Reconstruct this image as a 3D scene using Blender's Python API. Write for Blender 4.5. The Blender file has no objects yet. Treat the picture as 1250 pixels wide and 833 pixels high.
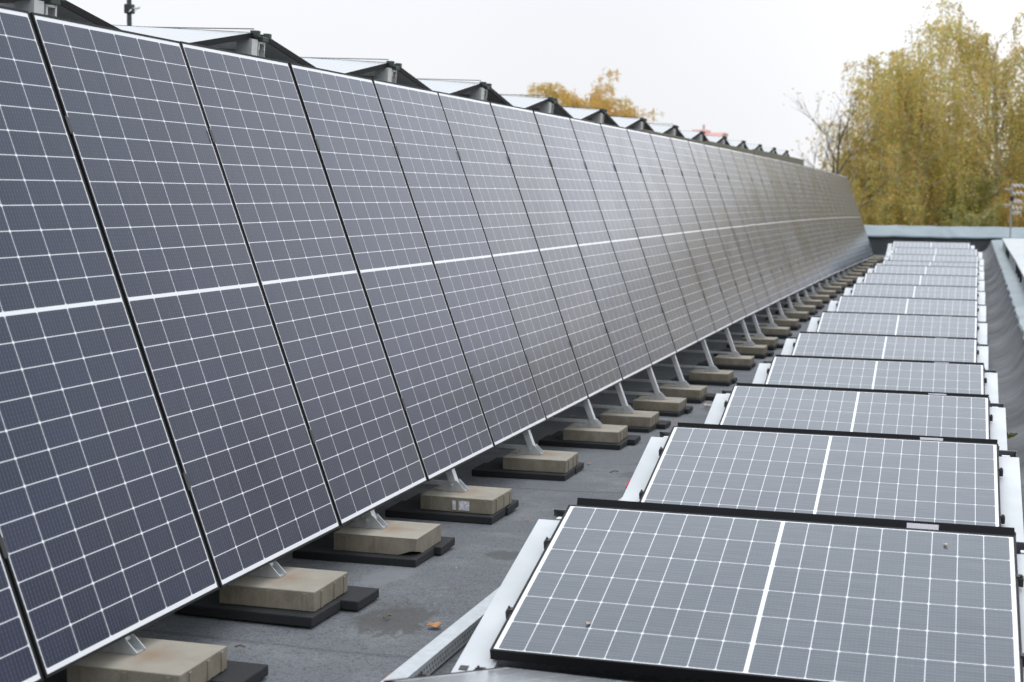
import bpy, bmesh, math, random
import numpy as np
from mathutils import Matrix, Vector

random.seed(7)
rng = np.random.default_rng(7)
SC = bpy.context.scene
COL = SC.collection
H = 1.69          # height of the lens above the near roof surface
R = math.radians

# ------------------------------------------------------------------ camera
F, PITCH, YAW, ROLL = 1898.68546, .09639188, .28964907, .01393001
cy, sy, cp, sp = math.cos(YAW), math.sin(YAW), math.cos(PITCH), math.sin(PITCH)
fw = Vector((-sy*cp, cy*cp, -sp)); rt = Vector((cy, sy, 0)); up = rt.cross(fw)
cr, sr = math.cos(ROLL), math.sin(ROLL)
r2 = cr*rt + sr*up; u2 = -sr*rt + cr*up
cam_d = bpy.data.cameras.new("camera"); cam = bpy.data.objects.new("camera", cam_d); COL.objects.link(cam)
M = Matrix.Identity(4)
for i in range(3):
    M[i][0] = r2[i]; M[i][1] = u2[i]; M[i][2] = -fw[i]
M[2][3] = H
cam.matrix_world = M
cam_d.sensor_width = 36; cam_d.lens = F/1250*36
cam_d.clip_start = .1; cam_d.clip_end = 3000
cam_d.dof.use_dof = True; cam_d.dof.focus_distance = 7.6; cam_d.dof.aperture_fstop = 4.0
SC.camera = cam

# ------------------------------------------------------------------ world, sun, exposure
W = bpy.data.worlds.new("World"); SC.world = W; W.use_nodes = True
nt = W.node_tree; nt.nodes.clear(); L = nt.links
out = nt.nodes.new("ShaderNodeOutputWorld"); bg = nt.nodes.new("ShaderNodeBackground")
sky = nt.nodes.new("ShaderNodeTexSky"); sky.sky_type = 'NISHITA'; sky.sun_disc = False
SUN_EL, SUN_ROT = R(78), R(10)      # hidden behind cloud, high up
sky.sun_elevation = SUN_EL; sky.sun_rotation = SUN_ROT; sky.dust_density = 4; sky.air_density = 1
tc = nt.nodes.new("ShaderNodeTexCoord"); sep = nt.nodes.new("ShaderNodeSeparateXYZ")
L.new(tc.outputs["Generated"], sep.inputs[0])
ramp = nt.nodes.new("ShaderNodeValToRGB")       # overcast: cloud cover brightens from the horizon to the zenith
el = ramp.color_ramp.elements
el[0].position = .0; el[0].color = (.60, .61, .635, 1)
el[1].position = 1.; el[1].color = (.75, .79, .85, 1)
def stop(pos, v):
    e = ramp.color_ramp.elements.new(pos); e.color = (v*(.985-.05*min(1, pos*2)), v*.99, v*(1.01+.05*min(1, pos*2)), 1)
el[0].color = (.355*.985, .355*.99, .355*1.02, 1)
stop(.16, .37); stop(.3, .47); stop(.55, .68); stop(.8, .78)
L.new(sep.outputs["Z"], ramp.inputs[0])
nz = nt.nodes.new("ShaderNodeTexNoise"); nz.inputs["Scale"].default_value = 2.2; nz.inputs["Detail"].default_value = 3
L.new(tc.outputs["Generated"], nz.inputs["Vector"])
mr = nt.nodes.new("ShaderNodeMapRange"); mr.inputs[1].default_value = .3; mr.inputs[2].default_value = .7
mr.inputs[3].default_value = 26.6; mr.inputs[4].default_value = 29.0
L.new(nz.outputs["Fac"], mr.inputs[0])
dt = nt.nodes.new("ShaderNodeVectorMath"); dt.operation = 'DOT_PRODUCT'    # a lighter patch of cloud ahead on the right
nr = nt.nodes.new("ShaderNodeVectorMath"); nr.operation = 'NORMALIZE'; L.new(tc.outputs["Generated"], nr.inputs[0])
L.new(nr.outputs[0], dt.inputs[0]); ga, ge = R(9.5), R(10)
dt.inputs[1].default_value = (math.sin(ga)*math.cos(ge), math.cos(ga)*math.cos(ge), math.sin(ge))
mx_ = nt.nodes.new("ShaderNodeMath"); mx_.operation = 'MAXIMUM'; mx_.inputs[1].default_value = 0; L.new(dt.outputs["Value"], mx_.inputs[0])
pw = nt.nodes.new("ShaderNodeMath"); pw.operation = 'POWER'; pw.inputs[1].default_value = 60; L.new(mx_.outputs[0], pw.inputs[0])
gl_ = nt.nodes.new("ShaderNodeMath"); gl_.operation = 'MULTIPLY_ADD'; gl_.inputs[1].default_value = 24; L.new(pw.outputs[0], gl_.inputs[0]); L.new(mr.outputs[0], gl_.inputs[2])
sc_ = nt.nodes.new("ShaderNodeVectorMath"); sc_.operation = 'SCALE'
L.new(ramp.outputs["Color"], sc_.inputs[0]); L.new(gl_.outputs[0], sc_.inputs["Scale"])
mix = nt.nodes.new("ShaderNodeMix"); mix.data_type = 'RGBA'; mix.inputs[0].default_value = .93
L.new(sky.outputs["Color"], mix.inputs[6]); L.new(sc_.outputs[0], mix.inputs[7])
L.new(mix.outputs[2], bg.inputs["Color"]); bg.inputs["Strength"].default_value = .1
L.new(bg.outputs[0], out.inputs[0])
sd = bpy.data.lights.new("sun", 'SUN'); sd.energy = .5; sd.angle = R(40); sd.color = (1, .97, .92)
so = bpy.data.objects.new("sun", sd); COL.objects.link(so)
sdir = Vector((math.sin(SUN_ROT)*math.cos(SUN_EL), math.cos(SUN_ROT)*math.cos(SUN_EL), math.sin(SUN_EL)))
so.rotation_euler = sdir.to_track_quat('Z', 'Y').to_euler()
SC.view_settings.view_transform = 'Standard'; SC.view_settings.look = 'None'
SC.view_settings.exposure = 0; SC.view_settings.gamma = 1; SC.view_settings.use_curve_mapping = False
SC.cycles.max_bounces = 6; SC.cycles.use_denoising = True

# ------------------------------------------------------------------ helpers
def obj(name, mesh, parent=None, loc=(0, 0, 0), mat=None):
    o = bpy.data.objects.new(name, mesh); COL.objects.link(o)
    o.location = loc
    if parent: o.parent = parent
    if mat is not None:
        mesh.materials.clear(); mesh.materials.append(mat)
    return o
def empty(name, mw):
    o = bpy.data.objects.new(name, None); COL.objects.link(o); o.empty_display_size = .1
    o.matrix_world = mw if isinstance(mw, Matrix) else Matrix.Translation(mw)
    return o
def tag(o, label, cat, group=None):
    o["label"] = label; o["category"] = cat
    if group: o["group"] = group
    return o
def struct(o): o["kind"] = "structure"; return o
def copy_tree(o, parent=None):
    c = o.copy(); COL.objects.link(c)
    if parent: c.parent = parent
    for ch in o.children: copy_tree(ch, c)
    return c
class MB:
    def __init__(s): s.bm = bmesh.new()
    def box(s, a, b, M=None, bev=0):
        vs = []
        for z in (a[2], b[2]):
            for x, y in ((a[0], a[1]), (b[0], a[1]), (b[0], b[1]), (a[0], b[1])):
                v = Vector((x, y, z)); vs.append(s.bm.verts.new(M @ v if M else v))
        fs = [(3, 2, 1, 0), (4, 5, 6, 7), (0, 1, 5, 4), (1, 2, 6, 5), (2, 3, 7, 6), (3, 0, 4, 7)]
        faces = [s.bm.faces.new([vs[i] for i in f]) for f in fs]
        if bev:
            ed = list({e for f in faces for e in f.edges})
            bmesh.ops.bevel(s.bm, geom=ed, offset=bev, segments=2, affect='EDGES', profile=.5)
        return s
    def bar(s, p, q, w, h, upv=(0, 0, 1), bev=0):
        p = Vector(p); q = Vector(q); d = (q-p); l = d.length; d.normalize()
        x = d.cross(Vector(upv)).normalized(); z = x.cross(d)
        Mx = Matrix.Identity(4)
        for i in range(3): Mx[i][0] = x[i]; Mx[i][1] = d[i]; Mx[i][2] = z[i]; Mx[i][3] = p[i]
        return s.box((-w/2, 0, -h/2), (w/2, l, h/2), Mx, bev)
    def tube(s, pts, r, n=8):
        pts = [Vector(p) for p in pts]; rings = []
        for i, p in enumerate(pts):
            d = (pts[min(i+1, len(pts)-1)] - pts[max(i-1, 0)]).normalized()
            a = Vector((0, 0, 1)) if abs(d.z) < .9 else Vector((1, 0, 0))
            x = d.cross(a).normalized(); y = d.cross(x)
            rr = r[i] if hasattr(r, '__len__') else r
            rings.append([s.bm.verts.new(p + x*rr*math.cos(t*2*math.pi/n) + y*rr*math.sin(t*2*math.pi/n)) for t in range(n)])
        for a, b in zip(rings, rings[1:]):
            for i in range(n): s.bm.faces.new((a[i], a[(i+1) % n], b[(i+1) % n], b[i]))
        s.bm.faces.new(rings[0]); s.bm.faces.new(rings[-1][::-1]); return s
    def sheet(s, prof, x0, x1, t):
        """folded sheet: profile of (y,z) points extruded from x0 to x1 with thickness t"""
        top0 = [s.bm.verts.new((x0, y, z)) for y, z in prof]; top1 = [s.bm.verts.new((x1, y, z)) for y, z in prof]
        bo0 = [s.bm.verts.new((x0, y, z-t)) for y, z in prof]; bo1 = [s.bm.verts.new((x1, y, z-t)) for y, z in prof]
        n = len(prof)
        for i in range(n-1):
            s.bm.faces.new((top0[i], top1[i], top1[i+1], top0[i+1])); s.bm.faces.new((bo0[i+1], bo1[i+1], bo1[i], bo0[i]))
            s.bm.faces.new((top0[i+1], bo0[i+1], bo0[i], top0[i])); s.bm.faces.new((top1[i], bo1[i], bo1[i+1], top1[i+1]))
        s.bm.faces.new((top0[0], bo0[0], bo1[0], top1[0])); s.bm.faces.new((top1[-1], bo1[-1], bo0[-1], top0[-1]))
        return s
    def poly(s, pts): s.bm.faces.new([s.bm.verts.new(p) for p in pts]); return s
    def prism(s, pts, ext):
        a = [s.bm.verts.new(p) for p in pts]; e = Vector(ext); b = [s.bm.verts.new(Vector(p)+e) for p in pts]; n = len(pts)
        s.bm.faces.new(a[::-1]); s.bm.faces.new(b)
        for i in range(n): s.bm.faces.new((a[i], a[(i+1) % n], b[(i+1) % n], b[i]))
        return s
    def mesh(s, name):
        bmesh.ops.recalc_face_normals(s.bm, faces=s.bm.faces)
        m = bpy.data.meshes.new(name); s.bm.to_mesh(m); s.bm.free(); return m
    def build(s, name, mat, parent=None, loc=(0, 0, 0)): return obj(name, s.mesh(name), parent, loc, mat)

# ------------------------------------------------------------------ materials
def lerp(a, b, t): return a+(b-a)*t
class N:
    """small node graph helper"""
    def __init__(s, name):
        s.m = bpy.data.materials.new(name); s.m.use_nodes = True; s.t = s.m.node_tree
        s.p = s.t.nodes["Principled BSDF"]
    def n(s, typ, **kw):
        k = s.t.nodes.new(typ)
        for a, b in kw.items(): setattr(k, a, b)
        return k
    def l(s, a, b): s.t.links.new(a, b)
    def put(s, sock, v):
        if hasattr(v, 'is_linked') or isinstance(v, bpy.types.NodeSocket): s.l(v, sock)
        else: sock.default_value = v
    def math(s, op, a, b=None, c=None, clamp=False):
        k = s.n("ShaderNodeMath", operation=op, use_clamp=clamp)
        for i, v in enumerate((a, b, c)):
            if v is not None: s.put(k.inputs[i], v)
        return k.outputs[0]
    def coord(s, kind="Object"): return s.n("ShaderNodeTexCoord").outputs[kind]
    def noise(s, scale, detail=3, vec=None, rough=.5, out="Fac", dist=0):
        k = s.n("ShaderNodeTexNoise"); k.inputs["Scale"].default_value = scale; k.inputs["Detail"].default_value = detail
        k.inputs["Roughness"].default_value = rough; k.inputs["Distortion"].default_value = dist
        s.l(vec if vec is not None else s.coord(), k.inputs["Vector"]); return k.outputs[out]
    def mapr(s, v, a, b, c=0., d=1., smooth=False):
        k = s.n("ShaderNodeMapRange"); k.interpolation_type = 'SMOOTHSTEP' if smooth else 'LINEAR'
        for i, x in enumerate((v, a, b, c, d)): s.put(k.inputs[i], x)
        return k.outputs[0]
    def mix(s, f, a, b):
        k = s.n("ShaderNodeMix", data_type='RGBA')
        s.put(k.inputs[0], f); s.put(k.inputs[6], a); s.put(k.inputs[7], b); return k.outputs[2]
    def scale(s, v, sc):
        k = s.n("ShaderNodeMapping"); s.l(v, k.inputs[0]); k.inputs["Scale"].default_value = sc; return k.outputs[0]
    def bump(s, h, strength=.3, dist=.01):
        k = s.n("ShaderNodeBump"); k.inputs["Strength"].default_value = strength; k.inputs["Distance"].default_value = dist
        s.l(h, k.inputs["Height"]); s.l(k.outputs[0], s.p.inputs["Normal"])
    def fin(s, base=None, rough=None, metal=None, spec=None):
        for nme, v in (("Base Color", base), ("Roughness", rough), ("Metallic", metal), ("Specular IOR Level", spec)):
            if v is not None: s.put(s.p.inputs[nme], v)
        return s.m
def c3(r, g, b): return (r, g, b, 1)

PX, PY, GAPC = .1842, .0924, .0115
def solar_mat(name, rows, width, length, dust_sheen, rlo, rhi, tlo, thi, cpw, spec, cap):
    g = N(name); P = g.coord()
    sx = g.n("ShaderNodeSeparateXYZ"); g.l(P, sx.inputs[0]); X, Y = sx.outputs[0], sx.outputs[1]
    half = rows//2
    mx = (width-6*PX)/2; my = (length-rows*PY-GAPC)/2
    xx = g.math('SUBTRACT', X, mx)
    mid = my + half*PY + GAPC/2
    upper = g.math('GREATER_THAN', Y, mid)
    yy = g.math('SUBTRACT', g.math('SUBTRACT', Y, my), g.math('MULTIPLY', upper, GAPC))
    fx = g.math('DIVIDE', xx, PX); fy = g.math('DIVIDE', yy, PY)
    ix = g.math('FLOOR', fx); iy = g.math('FLOOR', fy)
    cx = g.math('MULTIPLY', g.math('SUBTRACT', 1., g.math('MULTIPLY', 2., g.math('ABSOLUTE', g.math('SUBTRACT', g.math('SUBTRACT', fx, ix), .5)))), PX/2)  # distance to vertical line
    cyy = g.math('MULTIPLY', g.math('SUBTRACT', 1., g.math('MULTIPLY', 2., g.math('ABSOLUTE', g.math('SUBTRACT', g.math('SUBTRACT', fy, iy), .5)))), PY/2)
    lx = g.mapr(cx, .0011, .0017, 1, 0); ly = g.mapr(cyy, .0011, .0017, 1, 0)
    # clipped corners of the cells give small white diamonds
    dia = g.mapr(g.math('ADD', cx, cyy), .0075, .0085, 1, 0)
    line = g.math('MAXIMUM', g.math('MAXIMUM', lx, ly), dia)
    # centre gap and the border outside the cell field
    cen = g.mapr(g.math('ABSOLUTE', g.math('SUBTRACT', Y, mid)), GAPC/2+.001, GAPC/2+.002, 1, 0)
    bx = g.math('MAXIMUM', g.math('LESS_THAN', xx, .001), g.math('GREATER_THAN', xx, 6*PX-.001))
    by = g.math('MAXIMUM', g.math('LESS_THAN', yy, .001), g.math('GREATER_THAN', yy, rows*PY-.001))
    wide = g.math('MAXIMUM', cen, g.math('MAXIMUM', bx, by))
    # thin busbar wires, ten per cell, along the long side, with solder dots
    wf = g.math('FRACT', g.math('MULTIPLY', fx, 10.))
    wd = g.math('ABSOLUTE', g.math('SUBTRACT', wf, .5))
    wire = g.mapr(wd, .025, .05, 1, 0)
    df = g.math('FRACT', g.math('MULTIPLY', fy, 6.))
    dots = g.math('MULTIPLY', g.mapr(wd, .05, .085, 1, 0), g.mapr(g.math('ABSOLUTE', g.math('SUBTRACT', df, .5)), .1, .16, 1, 0))
    wire = g.math('MAXIMUM', g.math('MULTIPLY', wire, .55), g.math('MULTIPLY', dots, .8))
    cmb = g.n("ShaderNodeCombineXYZ"); g.l(ix, cmb.inputs[0]); g.l(iy, cmb.inputs[1])
    oi = g.n("ShaderNodeObjectInfo"); g.l(oi.outputs["Random"], cmb.inputs[2])
    wn = g.n("ShaderNodeTexWhiteNoise"); wn.noise_dimensions = '3D'; g.l(cmb.outputs[0], wn.inputs["Vector"])
    cellA = g.mix(wn.outputs["Value"], c3(.003, .008, .036), c3(.009, .014, .054)) if rows == 24 else g.mix(wn.outputs["Value"], c3(.006, .011, .020), c3(.010, .016, .028))
    pv = g.math('MULTIPLY', oi.outputs["Random"], .55)
    cell = g.mix(pv, cellA, c3(.015, .015, .030))
    wpos = g.n("ShaderNodeVectorMath", operation='ADD'); g.l(P, wpos.inputs[0]); g.l(oi.outputs["Location"], wpos.inputs[1])
    streak = g.noise(9, 4, g.scale(wpos.outputs[0], (6., .55, 1.)), .6)
    dirt = g.noise(1.6, 5, wpos.outputs[0], .6)
    wcol = g.mix(wire, cell, c3(.12, .13, .17))
    lcol = g.mix(line, wcol, c3(.60, .605, .625) if rows == 18 else c3(.74, .745, .77))
    col = g.mix(wide, lcol, c3(.74, .74, .75))
    lw = g.n("ShaderNodeLayerWeight"); lw.inputs[0].default_value = .5
    cosv = g.math('SUBTRACT', 1.03, lw.outputs["Facing"])       # dusty film; its oblique whitening puts soft sky sheen into the colour
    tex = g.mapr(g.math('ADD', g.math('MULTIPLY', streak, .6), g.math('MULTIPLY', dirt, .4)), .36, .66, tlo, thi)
    dm = g.math('MINIMUM', g.math('DIVIDE', g.math('MULTIPLY', tex, dust_sheen), g.math('POWER', cosv, cpw)), cap)
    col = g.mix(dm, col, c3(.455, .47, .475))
    spots = g.noise(160, 1, wpos.outputs[0], .5)
    sp_ = g.mapr(spots, .76, .80, 0, .25)
    col = g.mix(sp_, col, c3(.45, .45, .46))
    g.put(g.p.inputs["Roughness"], g.mapr(dirt, .3, .7, rlo, rhi)); g.p.inputs["Specular Tint"].default_value = (.78, .88, .97, 1)
    g.p.inputs["IOR"].default_value = 1.52
    g.p.inputs["Base Color"].default_value = (1, 1, 1, 1)
    fine = g.noise(420, 2, wpos.outputs[0], .5)
    g.bump(fine, .035, .002)
    g.p.inputs['Specular IOR Level'].default_value = spec
    return g.fin(col)
M_SOLAR_W = solar_mat("glass_tall", 24, 1.134, 2.278, .0055, .15, .24, .35, 1.7, 1.85, .38, .2)
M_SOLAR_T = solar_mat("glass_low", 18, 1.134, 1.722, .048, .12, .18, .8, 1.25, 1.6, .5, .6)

def simple(name, col, rough=.5, metal=0., var=.12, scale=8, bump=0., bscale=60, spec=None):
    g = N(name); a = c3(*[c*(1-var) for c in col]); b = c3(*[min(1, c*(1+var)) for c in col])
    base = g.mix(g.noise(scale, 4), a, b)
    if bump: g.bump(g.noise(bscale, 3), bump, .004)
    return g.fin(base, rough, metal, spec)
M_FRAME = simple("black_anodised", (.012, .0115, .013), .6, .0, .15, spec=.2)
M_BACK = simple("backsheet", (.62, .62, .60), .55)
def white_mat():
    g = N("white_coated_steel"); n = g.noise(3.5, 5)
    st = g.noise(16, 6, g.scale(g.coord(), (1, .45, 1)), .7)
    col = g.mix(g.mapr(n, .35, .7), c3(.43, .445, .455), c3(.52, .535, .545))
    col = g.mix(g.mapr(st, .54, .74, 0, .6), col, c3(.42, .43, .43))
    return g.fin(col, .5, 0)
M_WHITE = white_mat()
def alu_mat():
    g = N("brushed_aluminium"); n = g.noise(22, 4, g.scale(g.coord(), (1, .3, 1)))
    col = g.mix(n, c3(.55, .56, .57), c3(.76, .77, .78))
    return g.fin(col, g.mapr(n, .3, .7, .32, .5), .55)
M_ALU = alu_mat()
M_GALV = simple("galvanised_steel", (.52, .54, .55), .42, .55, .2, 30)
M_CLAMP = simple("black_clamp", (.015, .015, .016), .45)
M_GREENCL = simple("dark_clamp", (.03, .045, .042), .45)
def concrete_mat(name, a, b, stain):
    g = N(name); P = g.coord()
    oi = g.n("ShaderNodeObjectInfo")
    ad = g.n("ShaderNodeVectorMath", operation='ADD'); g.l(P, ad.inputs[0]); g.l(oi.outputs["Location"], ad.inputs[1]); V = ad.outputs[0]
    col = g.mix(g.mapr(g.noise(5, 6, V, .65), .3, .7), c3(*a), c3(*b))
    col = g.mix(g.math('MULTIPLY', oi.outputs["Random"], .35), col, c3(.20, .185, .15))
    runs = g.noise(14, 5, g.scale(V, (1, 1, .55)), .7)
    gm = g.n("ShaderNodeNewGeometry"); sn = g.n("ShaderNodeSeparateXYZ"); g.l(gm.outputs["Normal"], sn.inputs[0])
    side = g.math('SUBTRACT', 1., g.math('ABSOLUTE', sn.outputs[2]), clamp=True)
    col = g.mix(g.math('MULTIPLY', side, g.mapr(runs, .38, .75, .35, .85)), col, c3(.125, .098, .058))
    # rust stain around the foot of the strut
    sx = g.n("ShaderNodeSeparateXYZ"); g.l(P, sx.inputs[0])
    dx = g.math('ABSOLUTE', g.math('ADD', sx.outputs[0], -.02)); dy = g.math('ABSOLUTE', sx.outputs[1])
    rr = g.math('ADD', g.math('MULTIPLY', dx, 1.1), dy)
    rust = g.math('MULTIPLY', g.mapr(g.math('ADD', rr, g.math('MULTIPLY', g.noise(11, 4, V), .16)), .06, .24, 1, 0), stain)
    col = g.mix(rust, col, c3(.19, .095, .035))
    grain = g.noise(180, 3, V, .7); g.bump(grain, .5, .003)
    col = g.mix(g.mapr(g.noise(230, 2, V), .55, .75, 0, .3), col, c3(.40, .38, .34))
    return g.fin(col, .88)
M_CONC = concrete_mat("paving_concrete", (.235, .212, .170), (.33, .30, .25), .6)
M_RUBBER = simple("rubber_mat", (.0105, .011, .0125), .85, 0, .3, 40, .6, 220)
def bitumen_mat():
    g = N("mineral_bitumen"); P = g.coord("Object")
    big = g.noise(.55, 6, P, .6); mid = g.noise(3.2, 5, P, .65); gr = g.noise(190, 2, P, .8); gr2 = g.noise(75, 3, P, .7)
    col = g.mix(g.mapr(big, .38, .62), c3(.060, .066, .075), c3(.092, .099, .110))
    col = g.mix(g.mapr(mid, .48, .68, 0, .7), col, c3(.155, .162, .17))
    col = g.mix(g.mapr(g.noise(1.3, 6, g.scale(P, (1, 2.2, 1)), .7, dist=.6), .555, .66, 0, .8), col, c3(.050, .047, .041))  # damp, muddy patches
    col = g.mix(g.mapr(gr, .50, .66, 0, .8), col, c3(.24, .25, .26))
    col = g.mix(g.mapr(gr2, .34, .48, .75, 0), col, c3(.026, .027, .030))
    # dried puddle and scuff marks at fixed places
    sxx = g.n("ShaderNodeSeparateXYZ"); g.l(P, sxx.inputs[0])
    edge = g.math('MULTIPLY', g.math('SUBTRACT', g.noise(9, 6, g.scale(P, (1.6, .8, 1)), .75, dist=.8), .5), 3.6)
    for (ex, ey, rx, ry, cc) in ((-2.14, 5.62, .17, .24, (.040, .037, .031)), (-2.05, 6.95, .16, .12, (.045, .043, .04)), (-2.0, 9.6, .15, .16, (.05, .05, .048)), (-2.45, 6.35, .1, .3, (.15, .155, .165)), (-1.95, 8.0, .12, .5, (.145, .15, .16)), (-2.15, 13.9, .2, .35, (.05, .05, .045))):
        qx = g.math('DIVIDE', g.math('SUBTRACT', sxx.outputs[0], ex), rx); qy = g.math('DIVIDE', g.math('SUBTRACT', sxx.outputs[1], ey), ry)
        d2 = g.math('ADD', g.math('ADD', g.math('MULTIPLY', qx, qx), g.math('MULTIPLY', qy, qy)), edge)
        col = g.mix(g.mapr(d2, .45, 1.15, .7, 0, True), col, c3(*cc))
    # laps between the sheets
    sx = g.n("ShaderNodeSeparateXYZ"); g.l(P, sx.inputs[0])
    wob = g.math('MULTIPLY', g.math('SUBTRACT', g.noise(2.5, 3, P), .5), .05)
    fr = g.math('FRACT', g.math('DIVIDE', g.math('ADD', sx.outputs[1], wob), 3.7))
    seam = g.mapr(g.math('ABSOLUTE', g.math('SUBTRACT', fr, .4)), .001, .006, 1, 0)
    col = g.mix(g.math('MULTIPLY', seam, .3), col, c3(.02, .02, .022))
    h = g.math('ADD', g.math('MULTIPLY', gr, .5), g.math('MULTIPLY', g.mapr(fr, .395, .405), 2.))
    h = g.math('ADD', h, g.math('MULTIPLY', mid, 1.5))
    g.bump(h, .55, .006)
    return g.fin(col, g.mapr(big, .35, .65, .62, .85))
M_BIT = bitumen_mat()
def cant_mat():
    g = N("folded_bitumen"); P = g.coord()
    rip = g.noise(1.1, 5, g.scale(P, (.6, 2.2, .6)), .6, dist=.8)
    col = g.mix(g.mapr(rip, .35, .65), c3(.052, .055, .060), c3(.112, .116, .122))
    col = g.mix(g.mapr(g.noise(300, 2, P), .5, .75, 0, .5), col, c3(.19, .195, .20))
    g.bump(rip, .8, .05)
    return g.fin(col, .7)
M_CANT = cant_mat()
def flash_mat():
    g = N("zinc_flashing"); P = g.coord(); n = g.noise(.9, 5, P, .6, dist=.5)
    col = g.mix(g.mapr(n, .3, .7), c3(.13, .165, .18), c3(.22, .265, .285))
    g.bump(n, .5, .04); return g.fin(col, .45, .3)
M_FLASH = flash_mat()
M_DARKWALL = simple("bitumen_upstand", (.065, .072, .078), .75, 0, .3, 3, .3, 30)
M_RENDER = simple("grey_render", (.20, .20, .19), .85, 0, .1, 3, .3, 40)
M_KHAKI = simple("weathered_edging", (.155, .140, .100), .85, 0, .25, 6, .3, 40)

# ------------------------------------------------------------------ roof heights (slight falls to the drains)
_yl = [0, 5, 6, 7, 8.2, 9.6, 12.2, 13.5, 16.2, 18, 20, 24, 28, 33, 38, 46]
_zw = [-1.69, -1.69, -1.695, -1.73, -1.77, -1.80, -1.885, -1.93, -1.98, -1.975, -1.95, -1.88, -1.83, -1.84, -1.79, -1.70]
_zt = [-1.69, -1.69, -1.69, -1.70, -1.72, -1.74, -1.785, -1.80, -1.81, -1.79, -1.75, -1.70, -1.65, -1.63, -1.60, -1.55]
def roofz(x, y):
    a = np.interp(y, _yl, _zw); b = np.interp(y, _yl, _zt)
    return float(a + (b-a)*np.clip((x+2.2)/1.2, 0, 1)) + H

# roof sheet with the cant that turns up against the right-hand kerb
def coping_x(y): return float(np.interp(y, [0, 8, 17, 20, 33, 46], [.62, .60, .53, .50, .43, .37]))
yy = np.concatenate([np.arange(-2, 30, .2), np.arange(30, 46.6, .4)])
xs = np.concatenate([np.arange(-4.3, -.6, .2), np.arange(-.6, .1, .15)])
prof = [(-.42, 0, 0), (-.32, 0, 0), (-.25, .012, 0), (-.18, .05, 0), (-.12, .11, 0), (-.07, .19, 0), (-.03, .27, 0), (-.012, .34, 0)]
bm = bmesh.new(); grid = []
for y in yy:
    row = []
    for x in xs: row.append(bm.verts.new((x, y, roofz(x, y) + .006*math.sin(2.1*x+1.3*y)*math.sin(y*.9))))
    for dx, dz, _ in prof:
        x = coping_x(y)+dx
        row.append(bm.verts.new((x + .012*math.sin(y*5.1+dz*9), y, roofz(x, y)+dz + .006*math.sin(y*3.3+dz*14))))
    grid.append(row)
for a, b in zip(grid, grid[1:]):
    for i in range(len(a)-1): bm.faces.new((a[i], a[i+1], b[i+1], b[i]))
me = bpy.data.meshes.new("roof"); bm.to_mesh(me); bm.free()
for p in me.polygons: p.use_smooth = True
struct(obj("roof", me, mat=M_BIT))
nx = len(xs)
me.materials.append(M_CANT)
ncol = nx+len(prof)-1
for i, p in enumerate(me.polygons):
    if i % ncol >= nx+1: p.material_index = 1

# ground far below
g = N("lawn"); gm_ = g.mix(g.noise(.15, 5), c3(.05, .065, .02), c3(.10, .095, .035)); g.fin(gm_, .9)
mb = MB(); mb.poly([(-1500, -1500, -7.5), (1500, -1500, -7.5), (1500, 1500, -7.5), (-1500, 1500, -7.5)])
struct(mb.build("ground", g.m))

# building under the roof: a wall body, right kerb coping, far parapet
mb = MB(); mb.box((-26, -6, -7.4), (1.9, 46.9, -.6)); o = mb.build("building", M_RENDER)
tag(o, "grey rendered building body under the flat roof", "building")

# far parapet: dark upstand with a wide pale metal coping
par = empty("roof_parapet", (-3, 46.2, roofz(-3, 46)))
tag(par, "low far parapet with bluish metal coping in front of the yellow birches", "parapet")
zr = roofz(-1, 46)
mb = MB(); mb.box((-8, 46.2, -.3), (1.3, 46.75, zr+.38), Matrix.Identity(4)); b_ = mb.build("upstand", M_DARKWALL); b_.parent = par; b_.matrix_parent_inverse = Matrix.Translation(-par.location)
bm = MB(); segs = 40
pr = [(46.13, -1.19), (46.10, -1.155), (46.12, -1.12), (46.30, -1.02), (46.62, -.86), (46.86, -.85), (46.86, -.93)]
prevs = None
for i in range(segs+1):
    x = -8 + i*(9.9/segs); wob = .008*math.sin(i*1.7)+.006*math.sin(i*.6)
    ring = [bm.bm.verts.new((x, a+wob, z+H+wob*.8 + .004*x)) for a, z in pr]
    if prevs:
        for k in range(len(pr)-1): bm.bm.faces.new((prevs[k], ring[k], ring[k+1], prevs[k+1]))
    prevs = ring
mcop = bm.build("coping", M_FLASH); mcop.parent = par; mcop.matrix_parent_inverse = Matrix.Translation(-par.location)
sol = mcop.modifiers.new("s", 'SOLIDIFY'); sol.thickness = .004

# right kerb with metal coping
kerb = empty("roof_kerb", (.9, 20, roofz(0, 20)))
tag(kerb, "right-hand roof kerb with rippled zinc coping strip", "kerb")
bm = MB(); prevs = None
for i in range(130):
    y = -1+i*.365; cx_ = coping_x(y); zt = roofz(0, y)+.34
    w1 = .007*math.sin(y*4.3)+.005*math.sin(y*9.7); 
    ring = [bm.bm.verts.new(v) for v in ((cx_+.0+w1, y, zt-.055), (cx_-.022+w1, y, zt-.02), (cx_-.008+w1, y, zt+.004+w1*.3), (cx_+.15, y, zt+.02+w1*.5), (cx_+.42, y, zt+.03), (cx_+.42, y, zt-.03))]
    if prevs:
        for k in range(5): bm.bm.faces.new((prevs[k], ring[k], ring[k+1], prevs[k+1]))
    prevs = ring
kc = bm.build("coping", M_FLASH); kc.parent = kerb; kc.matrix_parent_inverse = Matrix.Translation(-kerb.location)
bm = MB(); prevs = None
for i in range(100):
    y = -1+i*.475; cx_ = coping_x(y); zt = roofz(0, y)
    ring = [bm.bm.verts.new(v) for v in ((cx_+.012, y, zt-.3), (cx_+.012, y, zt+.325), (cx_+1.3, y, zt+.325), (cx_+1.3, y, zt-.3))]
    if prevs:
        for k in range(3): bm.bm.faces.new((prevs[k], ring[k], ring[k+1], prevs[k+1]))
    prevs = ring
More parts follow.
